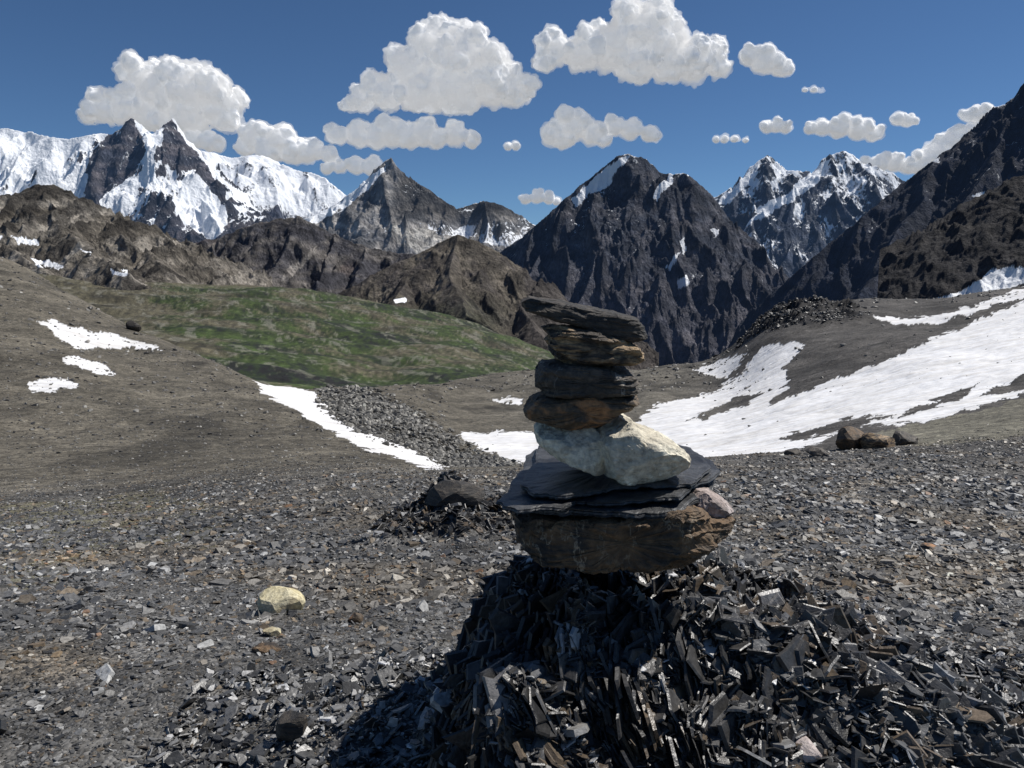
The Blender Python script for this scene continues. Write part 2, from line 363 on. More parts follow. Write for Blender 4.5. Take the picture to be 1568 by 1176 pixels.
def colA(d):
    t=sst(-.4,.5,fbm(d['X']/300,d['h']/120,5,101)); c=lerp(C(.045,.05,.068),C(.12,.11,.118),t)  # rock tones carry a painted-in bluish aerial tint
    s=.14+1.0*(d['nz']-.58)+.5*fbm(d['X']/250,d['h']/250,5,102)+.35*sst(330,190,d['py'])+.5*sst(150,60,d['px'])-.5*sst(320,400,d['py'])-.9*(d['R']-.5)
    s=s+.5*sst(0,.4,s)
    for P in ([(216,190),(244,190),(240,230),(236,262),(256,292),(300,320),(285,350),(262,300),(215,285),(180,330),(160,320),(205,275),(222,240)],
              [(262,280),(300,262),(345,308),(352,345),(322,372),(285,340)],[(-80,205),(60,205),(95,222),(120,230),(90,255),(20,248),(-80,240)],[(62,262),(118,280),(125,312),(92,318)],[(300,236),(380,300),(400,330),(360,300)]):
        s[inpoly(d['wp'],d['wq'],P)]=1
    for P in ([(175,190),(205,178),(217,205),(222,240),(200,270),(160,300),(130,330),(135,240)],[(250,185),(262,178),(285,215),(325,262),(360,330),(340,310),(300,262),(262,262),(245,240)]):
        m=inpoly(d['wp'],d['wq'],P); s[m]=np.minimum(s[m],.2+.5*(d['R2'][m]))
    return c,s
A=[(1,[(-200,215,9000),(-60,200,9000),(0,193,9000),(40,200,9000),(75,210,9000),(110,213,9000),(145,203,9000),(165,205,9000),(185,186,9000),(197,180,9000),(212,189,9000),(228,208,9000),(243,202,9000),(252,186,9000),(259,178,9000),(268,196,9000),(282,214,9000),(305,240,9000),(335,268,9000),(370,305,9000),(410,350,9000)]),
 (1.1,[(197,180,9000),(185,240,8750),(160,290,8450),(135,340,8100)]),(1.1,[(259,178,9000),(262,235,8750),(300,290,8400),(345,350,8000)]),
 (1.1,[(259,178,9000),(246,240,8800),(232,300,8500),(220,350,8100)]),(1.1,[(0,193,9000),(30,250,8700),(60,300,8400)]),(1.1,[(110,213,9000),(100,265,8700),(110,320,8300)])]
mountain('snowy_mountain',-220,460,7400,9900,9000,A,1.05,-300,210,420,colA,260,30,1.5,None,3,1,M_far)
def colA2(d):
    c=np.tile(C(.08,.088,.12),(len(d['X']),1)); s=.8+.5*fbm(d['X']/400,d['h']/300,5,112)-.6*sst(290,340,d['py'])-.9*(d['R']-.5)  # blue of distance mixed into the rock colour
    return c,s
mountain('snowy_mountain',230,640,9000,11500,10500,[(1,[(230,250,10500),(270,240,10500),(310,231,10500),(350,240,10500),(395,234,10500),(420,244,10500),(450,259,10500),(475,262,10500),(500,273,10500),(520,293,10500),(560,330,10500),(620,380,10500)]),
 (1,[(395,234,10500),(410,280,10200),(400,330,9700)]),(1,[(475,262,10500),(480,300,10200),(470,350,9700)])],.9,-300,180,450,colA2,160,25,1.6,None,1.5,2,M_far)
def colC(d):
    t=sst(-.3,.5,fbm(d['X']/250,d['h']/120,5,121)); c=lerp(C(.15,.15,.155),C(.34,.32,.30),t)
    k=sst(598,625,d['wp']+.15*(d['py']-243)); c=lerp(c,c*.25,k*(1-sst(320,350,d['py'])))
    s=-.02+.9*(d['nz']-.6)+.45*fbm(d['X']/250,d['h']/250,5,122)-.5*(d['R']-.5)
    m=inpoly(d['wp'],d['wq'],[(462,333),(500,318),(540,292),(588,252),(592,262),(560,292),(530,318),(500,336),(470,345)]); s[m]=1
    m=inpoly(d['wp'],d['wq'],[(655,338),(692,350),(760,340),(810,330),(830,352),(780,380),(700,365),(660,352)]); s[m]=s[m]+.55
    m=inpoly(d['wp'],d['wq'],[(585,340),(660,350),(700,372),(680,395),(640,392),(600,360)]); c[m]=C(.36,.345,.32); s[m]=0
    return c,s
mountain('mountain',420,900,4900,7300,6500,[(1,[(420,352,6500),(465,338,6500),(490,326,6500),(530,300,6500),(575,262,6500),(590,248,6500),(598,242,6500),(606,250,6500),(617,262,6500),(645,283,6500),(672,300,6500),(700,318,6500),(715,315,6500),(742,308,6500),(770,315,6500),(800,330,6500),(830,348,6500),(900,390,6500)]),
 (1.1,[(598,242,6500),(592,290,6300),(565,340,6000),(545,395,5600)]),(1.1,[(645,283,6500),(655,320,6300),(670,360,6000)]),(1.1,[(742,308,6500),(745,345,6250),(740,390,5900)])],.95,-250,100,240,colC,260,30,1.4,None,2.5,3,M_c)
def colE(d):
    t=sst(-.3,.6,fbm(d['X']/200,d['h']/90,5,131)); c=lerp(C(.034,.040,.055),C(.085,.085,.098),t)
    lo=sst(340,520,d['py']); c=lerp(c,c*1.25+C(.026,.020,.018),lo)
    s=-.20+.8*(d['nz']-.6)+.45*fbm(d['X']/120,d['h']/180,5,132)-.8*(d['R']-.5)+.3*sst(380,240,d['py'])
    for P in ([(872,306),(900,283),(925,258),(950,238),(962,238),(945,262),(925,288),(900,302),(878,315)],[(1000,300),(1012,282),(1030,262),(1034,270),(1020,292),(1006,308)],
              [(1040,372),(1050,366),(1050,384),(1042,388)],[(1034,428),(1052,422),(1052,440),(1040,444)],[(1018,410),(1030,398),(1040,385),(1036,402),(1024,414)],[(1090,350),(1100,352),(1095,365)]):
        s[inpoly(d['wp'],d['wq'],P)]=1
    return c,s
mountain('mountain',700,1330,3500,5700,5000,[(1,[(700,420,5000),(780,376,5000),(820,346,5000),(860,311,5000),(900,275,5000),(930,251,5000),(945,240,5000),(957,237,5000),(975,243,5000),(1003,252,5000),(1020,266,5000),(1045,268,5000),(1070,285,5000),(1100,311,5000),(1130,347,5000),(1160,371,5000),(1195,415,5000),(1240,470,5000),(1320,560,5000)]),
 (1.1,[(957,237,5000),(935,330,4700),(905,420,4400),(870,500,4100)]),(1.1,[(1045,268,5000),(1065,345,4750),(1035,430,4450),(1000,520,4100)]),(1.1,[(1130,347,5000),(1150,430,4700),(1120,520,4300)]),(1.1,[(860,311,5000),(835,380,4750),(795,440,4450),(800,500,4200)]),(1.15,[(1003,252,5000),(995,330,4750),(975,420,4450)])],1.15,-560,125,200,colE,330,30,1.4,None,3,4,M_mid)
def colF(d):
    t=sst(-.3,.6,fbm(d['X']/300,d['h']/120,5,141)); c=lerp(C(.045,.058,.09),C(.09,.10,.125),t)  # bluish rock colours include painted distance haze
    s=.13+.9*(d['nz']-.6)+.6*fbm(d['X']/200,d['h']/300,5,142)-1.0*(d['R']-.5)+.35*sst(400,240,d['py'])
    for P in ([(1140,345),(1165,320),(1210,290),(1245,262),(1268,240),(1262,262),(1240,290),(1200,315),(1165,335)],[(1098,310),(1125,285),(1150,262),(1165,262),(1140,290),(1110,312)],[(1300,235),(1318,240),(1345,265),(1370,280),(1340,270)]):
        s[inpoly(d['wp'],d['wq'],P)]=1
    return c,s
mountain('snowy_mountain',1000,1520,7200,9900,9000,[(1,[(1000,360,9000),(1060,325,9000),(1095,302,9000),(1120,287,9000),(1150,256,9000),(1165,246,9000),(1180,236,9000),(1195,245,9000),(1208,258,9000),(1225,262,9000),(1250,262,9000),(1262,243,9000),(1275,236,9000),(1300,227,9000),(1312,236,9000),(1325,250,9000),(1350,262,9000),(1380,276,9000),(1410,290,9000),(1520,330,9000)]),
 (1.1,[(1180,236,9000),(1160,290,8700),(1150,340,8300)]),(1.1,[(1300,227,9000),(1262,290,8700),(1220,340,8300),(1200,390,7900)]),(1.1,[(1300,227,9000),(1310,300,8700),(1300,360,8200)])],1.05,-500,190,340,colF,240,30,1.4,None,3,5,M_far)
def colG(d):
    t=sst(-.3,.6,fbm(d['X']/150,d['h']/80,5,151)); c=lerp(C(.018,.023,.038),C(.038,.042,.058),t)
    s=-.26+.8*(d['nz']-.6)+.45*fbm(d['X']/90,d['h']/140,5,152)-.7*(d['R']-.5)+.3*sst(380,220,d['py'])
    for P in ([(1362,440),(1375,410),(1410,392),(1455,372),(1440,392),(1408,412),(1392,440),(1375,462)],[(1488,300),(1500,290),(1508,290),(1496,310)],[(1424,245),(1434,240),(1434,250)]):
        s[inpoly(d['wp'],d['wq'],P)]=.9
    return c,s
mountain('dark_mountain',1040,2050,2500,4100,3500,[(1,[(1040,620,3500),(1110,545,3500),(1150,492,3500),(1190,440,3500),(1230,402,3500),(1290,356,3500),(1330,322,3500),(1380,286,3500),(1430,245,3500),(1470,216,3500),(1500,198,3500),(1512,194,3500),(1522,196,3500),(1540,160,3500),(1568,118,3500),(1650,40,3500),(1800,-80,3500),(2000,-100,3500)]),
 (1.1,[(1430,245,3500),(1400,320,3300),(1350,400,3000),(1320,450,2800)]),(1.1,[(1568,118,3500),(1530,220,3300),(1470,320,3000),(1400,430,2700)])],1.15,-450,70,150,colG,280,30,1.6,None,3,6,M_mid)
def colH(d):
    t=sst(-.3,.6,fbm(d['X']/80,d['h']/50,5,161)); c=lerp(C(.028,.027,.028),C(.05,.046,.043),t)
    s=-.6+.3*d['R2']
    for P in ([(1415,464),(1470,448),(1505,425),(1520,410),(1568,410),(1800,395),(1800,440),(1568,434),(1525,452),(1455,466)],):
        s[inpoly(d['wp'],d['wq'],P)]=1
    return c,s
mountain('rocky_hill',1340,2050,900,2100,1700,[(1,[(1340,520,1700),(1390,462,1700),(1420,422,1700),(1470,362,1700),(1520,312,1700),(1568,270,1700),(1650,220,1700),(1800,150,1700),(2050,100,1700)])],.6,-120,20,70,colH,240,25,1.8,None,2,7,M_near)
def colB(d):
    t=sst(-.3,.5,fbm(d['X']/120,d['h']/70,5,171)); c=lerp(C(.13,.115,.094),C(.27,.245,.21),t)
    k=sst(.05,.4,fbm(d['X']/90,d['Y']/130,5,173)+.5*sst(370,300,d['py'])); c=lerp(c,c*.34,k)
    s=np.full(len(t),-.6)+.2*d['R2']
    for P in ([(15,362),(60,372),(62,378),(30,376)],[(45,396),(98,406),(90,412),(55,406)],[(-60,350),(5,360),(0,366),(-60,360)],[(170,412),(196,416),(196,424),(176,420)],[(120,380),(140,383),(138,388)]):
        s[inpoly(d['wp'],d['wq'],P)]=1
    return c,s
mountain('foothill',-320,420,1300,3000,2500,[(1,[(-320,300,2500),(-100,320,2500),(0,322,2500),(25,303,2500),(50,290,2500),(68,282,2500),(80,284,2500),(95,306,2500),(125,342,2500),(150,346,2500),(175,336,2500),(190,330,2500),(215,345,2500),(240,372,2500),(290,402,2500),(330,425,2500),(420,450,2500)]),
 (1.3,[(68,282,2500),(90,340,2250),(140,385,1950),(200,420,1650)]),(1.3,[(190,330,2500),(215,375,2300),(260,415,2000)]),(1.3,[(0,322,2500),(10,370,2150),(60,410,1800)])],.45,-80,48,110,colB,280,25,1.6,None,4.5,8,M_near)
def colB2(d):
    t=sst(-.3,.5,fbm(d['X']/110,d['h']/50,5,181)); c=lerp(C(.052,.051,.058),C(.14,.128,.118),t)
    k=sst(.2,.6,fbm(d['X']/200+3,d['h']/200,4,183)); c=lerp(c,C(.15,.10,.08)+0*c,k*.4)
    s=-.45+.5*fbm(d['X']/80,d['h']/80,4,182)
    m=inpoly(d['wp'],d['wq'],[(425,430),(470,385),(490,372),(476,392),(440,432)]); c[m]=C(.24,.22,.2)
    return c,s
mountain('rocky_hill',140,800,2600,3900,3400,[(1,[(140,350,3400),(200,352,3400),(250,371,3400),(290,373,3400),(330,366,3400),(365,352,3400),(400,342,3400),(430,334,3400),(455,331,3400),(480,342,3400),(510,358,3400),(560,378,3400),(610,386,3400),(650,392,3400),(720,410,3400),(800,430,3400)]),
 (1.1,[(455,331,3400),(440,380,3200),(410,420,3000)]),(1.1,[(330,366,3400),(320,400,3200),(300,430,3000)]),(1.1,[(560,378,3400),(555,410,3200),(540,440,3000)]),(1.1,[(510,358,3400),(500,400,3200),(490,435,3000)])],.8,-200,50,110,colB2,200,25,1.4,None,3.5,9,M_near)
def colD(d):
    t=sst(-.3,.5,fbm(d['X']/90,d['h']/60,5,191)); c=lerp(C(.085,.074,.060),C(.155,.135,.108),t)
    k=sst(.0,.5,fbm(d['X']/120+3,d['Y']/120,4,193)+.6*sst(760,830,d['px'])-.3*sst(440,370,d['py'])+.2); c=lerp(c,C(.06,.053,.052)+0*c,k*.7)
    g=sst(440,500,d['py']+20*d['R2'])*sst(820,700,d['px']); c=lerp(c,C(.05,.058,.03)+0*c,g*.6)
    s=-.6+.2*d['R2']
    s[inpoly(d['wp'],d['wq'],[(600,460),(618,455),(622,463),(606,466)])]=1
    return c,s
mountain('rocky_hill',480,1010,1500,3000,2600,[(1,[(480,465,2600),(560,430,2600),(600,406,2600),(640,388,2600),(665,375,2600),(685,364,2600),(700,360,2600),(730,369,2600),(780,398,2600),(812,428,2600),(850,482,2600),(900,540,2600),(1000,600,2600)]),
 (1.2,[(700,360,2600),(688,420,2350),(715,480,2000),(790,525,1700)]),(1.2,[(780,398,2600),(790,460,2350),(840,530,2000)]),(1.2,[(640,388,2600),(620,430,2400),(600,465,2150)])],.62,-330,42,120,colD,260,25,1.4,None,1.5,10,M_near)

# ---------------- instanced rock meshes
def batch(name,tmpls,pos,scale,R,cols_,mat,smooth=False):
    Vs=[];Ls=[];Ss=[];Cs=[];vo=0;lo=0
    tid=rng.integers(0,len(tmpls),len(pos))
    for t,(tv,tp) in enumerate(tmpls):
        ix=np.where(tid==t)[0]
        if len(ix)==0: continue
        v=tv[None]*scale[ix][:,None,:]; v=np.einsum('nij,nvj->nvi',R[ix],v)+pos[ix][:,None,:]
        nv=len(tv); lo1=np.concatenate(tp); tot=np.array([len(q) for q in tp]); s1=np.concatenate([[0],np.cumsum(tot)[:-1]])
        Vs.append(v.reshape(-1,3)); Ls.append((lo1[None]+vo+np.arange(len(ix))[:,None]*nv).ravel())
        Ss.append((s1[None]+lo+np.arange(len(ix))[:,None]*len(lo1)).ravel()); Cs.append(np.repeat(cols_[ix],nv,0))
        vo+=len(ix)*nv; lo+=len(ix)*len(lo1)
    return mk(name,np.concatenate(Vs),np.concatenate(Ls),np.concatenate(Ss),np.concatenate(Cs),None,smooth,mat)
def chip_t():
    n=rng.integers(4,9)
    a=np.linspace(0,2*np.pi,n,endpoint=False)+rng.uniform(-.38,.38,n); r=rng.uniform(.5,1.15,n)
    top=np.stack([np.cos(a)*r*.92,np.sin(a)*r*.92,np.full(n,.5)+rng.uniform(-.15,.15,n)],1); bot=np.stack([np.cos(a)*r,np.sin(a)*r,np.full(n,-.5)],1)
    v=np.concatenate([top,bot]); 
    polys=[np.arange(n)]+[np.array([i,n+i,n+(i+1)%n,(i+1)%n]) for i in range(n)]+[np.arange(2*n-1,n-1,-1)]
    return v,polys
bm=bmesh.new(); bmesh.ops.create_icosphere(bm,subdivisions=2,radius=1); icoV=np.array([v.co[:] for v in bm.verts]); icoF=[np.array([v.index for v in f.verts]) for f in bm.faces]; bm.free()
bm=bmesh.new(); bmesh.ops.create_icosphere(bm,subdivisions=3,radius=1); ico3V=np.array([v.co[:] for v in bm.verts]); ico3F=[np.array([v.index for v in f.verts]) for f in bm.faces]; bm.free()
def cuts(v,n,lo,hi):
    v=v.copy()
    for _ in range(n):
        d=rng.normal(size=3); d/=np.linalg.norm(d); s=v@d; lim=s.max()*rng.uniform(lo,hi); ex=np.maximum(s-lim,0); v-=ex[:,None]*d
    return v
def rock_t():
    v=cuts(icoV*(1+.25*vn3(icoV*1.3,rng.integers(50)))[:,None],9,.55,.85); return v,icoF
chips=[chip_t() for _ in range(22)]; rocksT=[rock_t() for _ in range(12)]
def rotm(yaw,pit,rol):
    cy,sy=np.cos(yaw),np.sin(yaw); cp,sp_=np.cos(pit),np.sin(pit); cr,sr=np.cos(rol),np.sin(rol)
    n=len(yaw); Z=np.zeros((n,3,3)); Z[:,0,0]=cy;Z[:,0,1]=-sy;Z[:,1,0]=sy;Z[:,1,1]=cy;Z[:,2,2]=1
    Xm=np.zeros((n,3,3)); Xm[:,0,0]=1;Xm[:,1,1]=cp;Xm[:,1,2]=-sp_;Xm[:,2,1]=sp_;Xm[:,2,2]=cp
    Ym=np.zeros((n,3,3)); Ym[:,1,1]=1;Ym[:,0,0]=cr;Ym[:,0,2]=sr;Ym[:,2,0]=-sr;Ym[:,2,2]=cr
    return Z@Xm@Ym
def chipcol(n,bf=None):
    g=rng.lognormal(math.log(.095),.52,n)[:,None]*C(1.01,1,.975)
    if bf is not None: g=g*(1-bf[:,None])+g*C(1.05,.97,.82)*.9*bf[:,None]
    k=rng.random(n)
    g[k<.13]=C(.155,.125,.09)*rng.uniform(.6,1.4,((k<.13).sum(),1)); g[k<.006]=C(.22,.14,.09)
    g[k>.96]=C(.40,.40,.39)*rng.uniform(.7,1.3,((k>.96).sum(),1)); return g
chipM=rock_attr_material('slate_chips',70,.5,.003)
n=230000
Yp=np.exp(rng.uniform(math.log(1.15),math.log(30),n)); bp=rng.uniform(-.80,.80,n); Xp=bp*Yp
Zp=ground_z(Xp,Yp)
pf=fbm(Xp/.9,Yp/1.3,4,91)
s=rng.lognormal(math.log(.0052),.66,n)*np.clip(Yp/2.3,.85,3.4)*(1+.5*pf)
s=np.clip(s,.0018,.06)
bf=brownf(Xp,Yp); s=s*(1-.4*bf)
sc=np.stack([s,s*rng.uniform(.5,.9,n),s*rng.uniform(.12,.4,n)],1)
kp=(rng.random(n)>.75*sst(12,30,Yp))
qx,qy=proj(Xp,Yp,Zp); kp&=~((Yp>15)&(qx>680)&(qy<715)&(rng.random(n)<.9))
kp=np.where(kp)[0]
cg=chipcol(n,bf); pb=sst(.05,.5,fbm(Xp/1.3+5,Yp/1.3,4,51)*1.2)[:,None]; cg=cg*(1-.45*pb)+cg*C(1.3,1.1,.8)*.45*pb; cg=np.clip(cg*(1+.4*fbm(Xp/2.2,Yp/2.2,4,93))[:,None],.015,.6)
batch('gravel',chips,(np.stack([Xp,Yp,Zp+s*.12],1))[kp],sc[kp],rotm(rng.uniform(0,6.28,n),rng.normal(0,.32,n),rng.normal(0,.32,n))[kp],cg[kp],chipM)
n=26000
Yp=np.exp(rng.uniform(math.log(12),math.log(240),n)); bp=rng.uniform(-.75,.75,n); Xp=bp*Yp; Zp=ground_z(Xp,Yp); s=np.minimum(rng.lognormal(math.log(.0012),.6,n),.005)*Yp*np.where(Yp<40,.8,1)
qx,qy=proj(Xp,Yp,Zp)
keep=~((Yp>15)&(qx>690)&(qy<712)&(qy>600)&(rng.random(n)<.97)); keep&=~((qx>1150)&(qy>465)&(Yp>20)&(rng.random(n)<.93))
keep&=~((Yp>15)&inpoly(qx,qy,[(380,580),(490,598),(530,645),(640,685),(700,722),(600,705),(500,660),(400,602)]))
ii=np.where(keep)[0]
rk=rng.lognormal(math.log(.095),.5,n)[:,None]*C(1.05,1,.9)
batch('scree_stones',rocksT,np.stack([Xp,Yp,Zp],1)[ii],np.stack([s,s*.8,s*.5],1)[ii],rotm(rng.uniform(0,6.28,n),rng.normal(0,.4,n),rng.normal(0,.4,n))[ii],np.clip(rk,.02,.4)[ii],chipM)
n=60000; Yp=rng.uniform(24,170,n); Xp=rng.uniform(-.26,.03,n)*Yp; Zp=ground_z(Xp,Yp); qx,qy=proj(Xp,Yp,Zp)
k=inpoly(qx+8*rng.normal(size=n),qy+4*rng.normal(size=n),[(492,600),(560,600),(610,620),(655,650),(705,682),(792,718),(705,722),(645,690),(560,664),(515,640)])
ii=np.where(k)[0][:14000]; s=np.minimum(rng.lognormal(math.log(.0021),.55,n),.007)*Yp
rk=rng.lognormal(math.log(.10),.5,n)[:,None]*C(1.05,1,.88)
batch('rubble',rocksT,np.stack([Xp,Yp,Zp+s*.15],1)[ii],np.stack([s,s*.75,s*.45],1)[ii],rotm(rng.uniform(0,6.28,n),rng.normal(0,.5,n),rng.normal(0,.5,n))[ii],np.clip(rk,.02,.4)[ii],chipM)
n=60000; Yp=rng.uniform(110,210,n); Xp=rng.uniform(.25,.45,n)*Yp; cfp=cragf(Xp,Yp); k=cfp>.15; Xp=Xp[k][:1500];Yp=Yp[k][:1500];n=len(Xp); Zp=ground_z(Xp,Yp)
s=np.minimum(rng.lognormal(math.log(.0013),.5,n),.003)*Yp
rk=rng.lognormal(math.log(.028),.4,n)[:,None]*C(1.0,1,1.0)
batch('crag',rocksT,np.stack([Xp,Yp,Zp-s*.4],1),np.stack([s*1.6,s*.8,s*1.3],1),rotm(rng.normal(.3,.3,n),rng.normal(0,.2,n),rng.normal(.3,.2,n)),np.clip(rk,.012,.4),chipM)
# ---------------- shale outcrop slabs
shM=rock_attr_material('shale_slabs',55,.40,.004)
def orient(Xp,Yp,n,j=1.0):
    yaw=-1.0+1.3*pn2(Xp*1.9,Yp*1.9,81)+.5*pn2(Xp*9,Yp*9,82)+rng.normal(0,.20*j,n); rol=math.pi/2-.42+.55*pn2(Xp*2.6,Yp*2.6,83)+.35*pn2(Xp*10,Yp*10,84)+rng.normal(0,.14*j,n)
    return yaw,rol
def slabcol(n,Xp,cs=1):
    c=rng.lognormal(math.log(.036*cs),.5,n)[:,None]*C(1.02,.99,.97); kk=rng.random(n); c[kk<.14]=C(.10,.077,.054); c[kk>.98]=C(.30,.30,.30)
    return np.clip(c*(1+.9*sst(.6,1.1,Xp))[:,None],.010,.4)
def slabs(name,n,x0,x1,y0,y1,fn,smul=1,cs=1,cl=.045,flat=.45,med=.014):
    Xp=rng.uniform(x0,x1,n); Yp=rng.uniform(y0,y1,n); o=fn(Xp,Yp); k=rng.random(n)<o; Xp=Xp[k];Yp=Yp[k]; n=len(Xp); Zp=ground_z(Xp,Yp)
    L=np.clip(rng.lognormal(math.log(med),.55,n),.005,cl)*smul; w=L*rng.uniform(.6,1.2,n); t=np.clip(L*rng.uniform(.04,.12,n),.0010,.004*smul)
    fl=rng.random(n)<flat
    yaw,rol=orient(Xp,Yp,n,1.8); yaw=np.where(fl,rng.uniform(0,6.28,n),yaw); rol=np.where(fl,rng.normal(0,.6,n),rol)
    batch(name,chips,np.stack([Xp,Yp,Zp+np.where(fl,.006,-L*.1)],1),np.stack([L,w,t],1),rotm(yaw,rng.normal(0,.3,n),rol),slabcol(n,Xp,cs),shM)
def bundles(name,n,x0,x1,y0,y1,fn,med=.036,cs=1,npl=8):
    Xp=rng.uniform(x0,x1,n); Yp=rng.uniform(y0,y1,n); o=fn(Xp,Yp); k=rng.random(n)<o; Xp=Xp[k];Yp=Yp[k]; n=len(Xp); Zp=ground_z(Xp,Yp)
    L=np.clip(rng.lognormal(math.log(med),.45,n),.012,.085); w=L*rng.uniform(.7,1.3,n); yaw,rol=orient(Xp,Yp,n); pit=rng.normal(0,.22,n); R=rotm(yaw,pit,rol)
    P=[];S_=[];RR=[];Cc=[]; off=-npl*.05*L; c0=slabcol(n,Xp,cs)
    for j in range(npl):
        t=np.clip(L*rng.uniform(.04,.13,n),.0012,.007); off=off+t*.52
        loc=np.stack([rng.normal(0,.20,n)*L,rng.normal(0,.20,n)*w,off],1)
        P.append(np.einsum('nij,nj->ni',R,loc)+np.stack([Xp,Yp,Zp-L*.48],1)); S_.append(np.stack([L*rng.uniform(.6,1.05,n),w*rng.uniform(.6,1.05,n),t],1)); RR.append(R)
        Cc.append(np.clip(c0*rng.uniform(.7,1.35,(n,1)),.01,.4)); off=off+t*.55
    batch(name,chips,np.concatenate(P),np.concatenate(S_),np.concatenate(RR),np.concatenate(Cc),shM)
ocf=lambda a,b:sst(.12,.3,outcrop(a,b))*(.05+.95*core(a,b))
bundles('shale_outcrop',7500,-.7,1.7,1.08,2.2,ocf)
slabs('shale_outcrop',75000,-.9,2.0,1.1,2.3,ocf)
slabs('shale_outcrop',14000,-1.5,.7,4.8,7.4,lambda a,b:sst(.1,.5,mound(a,b)),1.7,.5,cl=.035,flat=.6,med=.017)
n=12000; Xp=rng.uniform(-1.0,1.9,n); Yp=rng.uniform(1.15,2.5,n); Zp=ground_z(Xp,Yp); s=np.clip(rng.lognormal(math.log(.0100),.65,n),.004,.045)
batch('slate_flakes',chips,np.stack([Xp,Yp,Zp+.012],1),np.stack([s,s*.7,s*.09+.0012],1),rotm(rng.uniform(0,6.28,n),rng.normal(0,.5,n),rng.normal(0,.5,n)),np.clip(rng.lognormal(math.log(.10),.85,n)[:,None]*C(1,.99,.97),.025,.6),shM)

# ---------------- cairn
YC=1.78
def resample(P,M):
    P=np.array(P+[P[0]],float); d=np.concatenate([[0],np.cumsum(np.hypot(*np.diff(P,axis=0).T))]); t=np.linspace(0,d[-1],M,endpoint=False)
    return np.stack([np.interp(t,d,P[:,0]),np.interp(t,d,P[:,1])],1)
cairn=bpy.data.objects.new('cairn',None); bpy.context.collection.objects.link(cairn)
def stone(name,out,half,mat,Yc=YC,p=3.0,amp=.004,ncut=14,strata=.05,seed=0,parent=None,sk=0,cutlo=.86):
    O=resample(out,190); w=np.array([W(a,b,Yc-half*.5) for a,b in O]); ox,oz=w[:,0],w[:,2]
    cxx=(ox.max()+ox.min())/2; cz=(oz.max()+oz.min())/2
    S=90; a=np.linspace(-np.pi/2,np.pi/2,S); t=np.sin(a); sc=(1-np.abs(t)**p)**(1/p); sc=np.maximum(sc,.02)
    V=np.zeros((S,190,3)); V[:,:,0]=cxx+(ox-cxx)[None]*sc[:,None]+sk*t[:,None]; V[:,:,1]=Yc+half*t[:,None]; V[:,:,2]=cz+(oz-cz)[None]*(sc[:,None]**.6)
    V=V.reshape(-1,3); c0=np.array([cxx,Yc,cz])
    ex=np.abs(V-c0).max(0)
    for _ in range(ncut):
        d=rng.normal(size=3); d/=np.linalg.norm(d); U=(V-c0)/ex; q=U@d; lim=q.max()*rng.uniform(cutlo-.08,.94); U-=np.maximum(q-lim,0)[:,None]*d; V=c0+U*ex
    if strata:
        zz=V[:,2]+.02*vn3(V*9,seed)
        st=vn3(np.stack([V[:,0]*4,V[:,1]*4,zz*150],1),seed+1)+.6*vn3(np.stack([V[:,0]*9,V[:,1]*9,zz*420],1),seed+2)
        st=np.round(st*2.2)/2.2*.7+st*.3
        V[:,:2]=c0[:2]+(V[:,:2]-c0[:2])*(1+strata*st)[:,None]
    bl=np.stack([np.round(vn3(V*22,seed+k)*2)/2 for k in (6,7,8)],1); V+=amp*1.1*bl
    for f,g in ((10,1.2),(28,.7),(75,.5),(170,.28)):
        V+=amp*g*np.stack([vn3(V*f,seed+k) for k in (3,4,5)],1)
    i=np.arange(S*190).reshape(S,190); j=np.roll(i,-1,axis=1)
    q=np.stack([i[:-1],j[:-1],j[1:],i[1:]],-1).reshape(-1,4)
    lp=np.concatenate([q.ravel(),i[0][::-1],i[-1]]); st=np.concatenate([np.arange(len(q))*4,[len(q)*4,len(q)*4+190]])
    return mk(name,V,lp,st,None,None,False,mat,parent)
def plate(name,out,z0,th,mat,seed=0,parent=None,tx=0,ty=0):
    O=resample(out,160); u=(O[:,0]-784)/FX; v=(588-O[:,1])/FX; d=cT+sT*v; e=(-sT+cT*v)/d; b=u/d
    Yq=(z0-CZ-tx*.25-ty*YC)/(e-tx*b-ty); Xq=b*Yq; c=np.array([Xq.mean(),Yq.mean()])
    jag=1+.03*pn2(np.arange(160)*.21,seed+0*np.arange(160.),seed)+.02*pn2(np.arange(160)*.7,0*np.arange(160.),seed+1)
    rings=[]; 
    for s,zz in ((.02,0),(.3,0),(.6,0),(.85,0),(.97,0),(1,-.1),(1.0,-.25),(.985,-.3),(1.005,-.35),(1.01,-.6),(.98,-.65),(.99,-.7),(1.0,-.9),(.97,-1),(.6,-1.0),(.02,-1)):
        x=c[0]+(Xq-c[0])*s*jag; y=c[1]+(Yq-c[1])*s*jag; rings.append(np.stack([x,y,z0+tx*(x-.25)+ty*(y-YC)+zz*th],1))
    V=np.concatenate(rings); S=len(rings)
    for f,g in ((9,.008),(40,.003),(120,.0015)): V+=g*np.stack([vn3(V*f,seed+k) for k in (1,2,3)],1)*C(1,1,.7)
    i=np.arange(S*160).reshape(S,160); j=np.roll(i,-1,axis=1); q=np.stack([i[:-1],i[1:],j[1:],j[:-1]],-1).reshape(-1,4)
    return mk(name,V,q.ravel(),np.arange(len(q))*4,None,None,False,mat,parent)
m_dark=stone_material('dark_slate_stone',(.030,.027,.025),(.072,.060,.047),(.018,.018,.018),12,6)
m_band=stone_material('banded_stone',(.042,.034,.028),(.36,.25,.14),(.045,.036,.029),11,5)
m_grey=stone_material('grey_veined_stone',(.048,.043,.037),(.10,.082,.064),(.028,.026,.024),12,2,vein=((.5,.45,.38),8))
m_ora=stone_material('brown_stone',(.065,.050,.037),(.125,.088,.054),(.38,.19,.08),11,2)
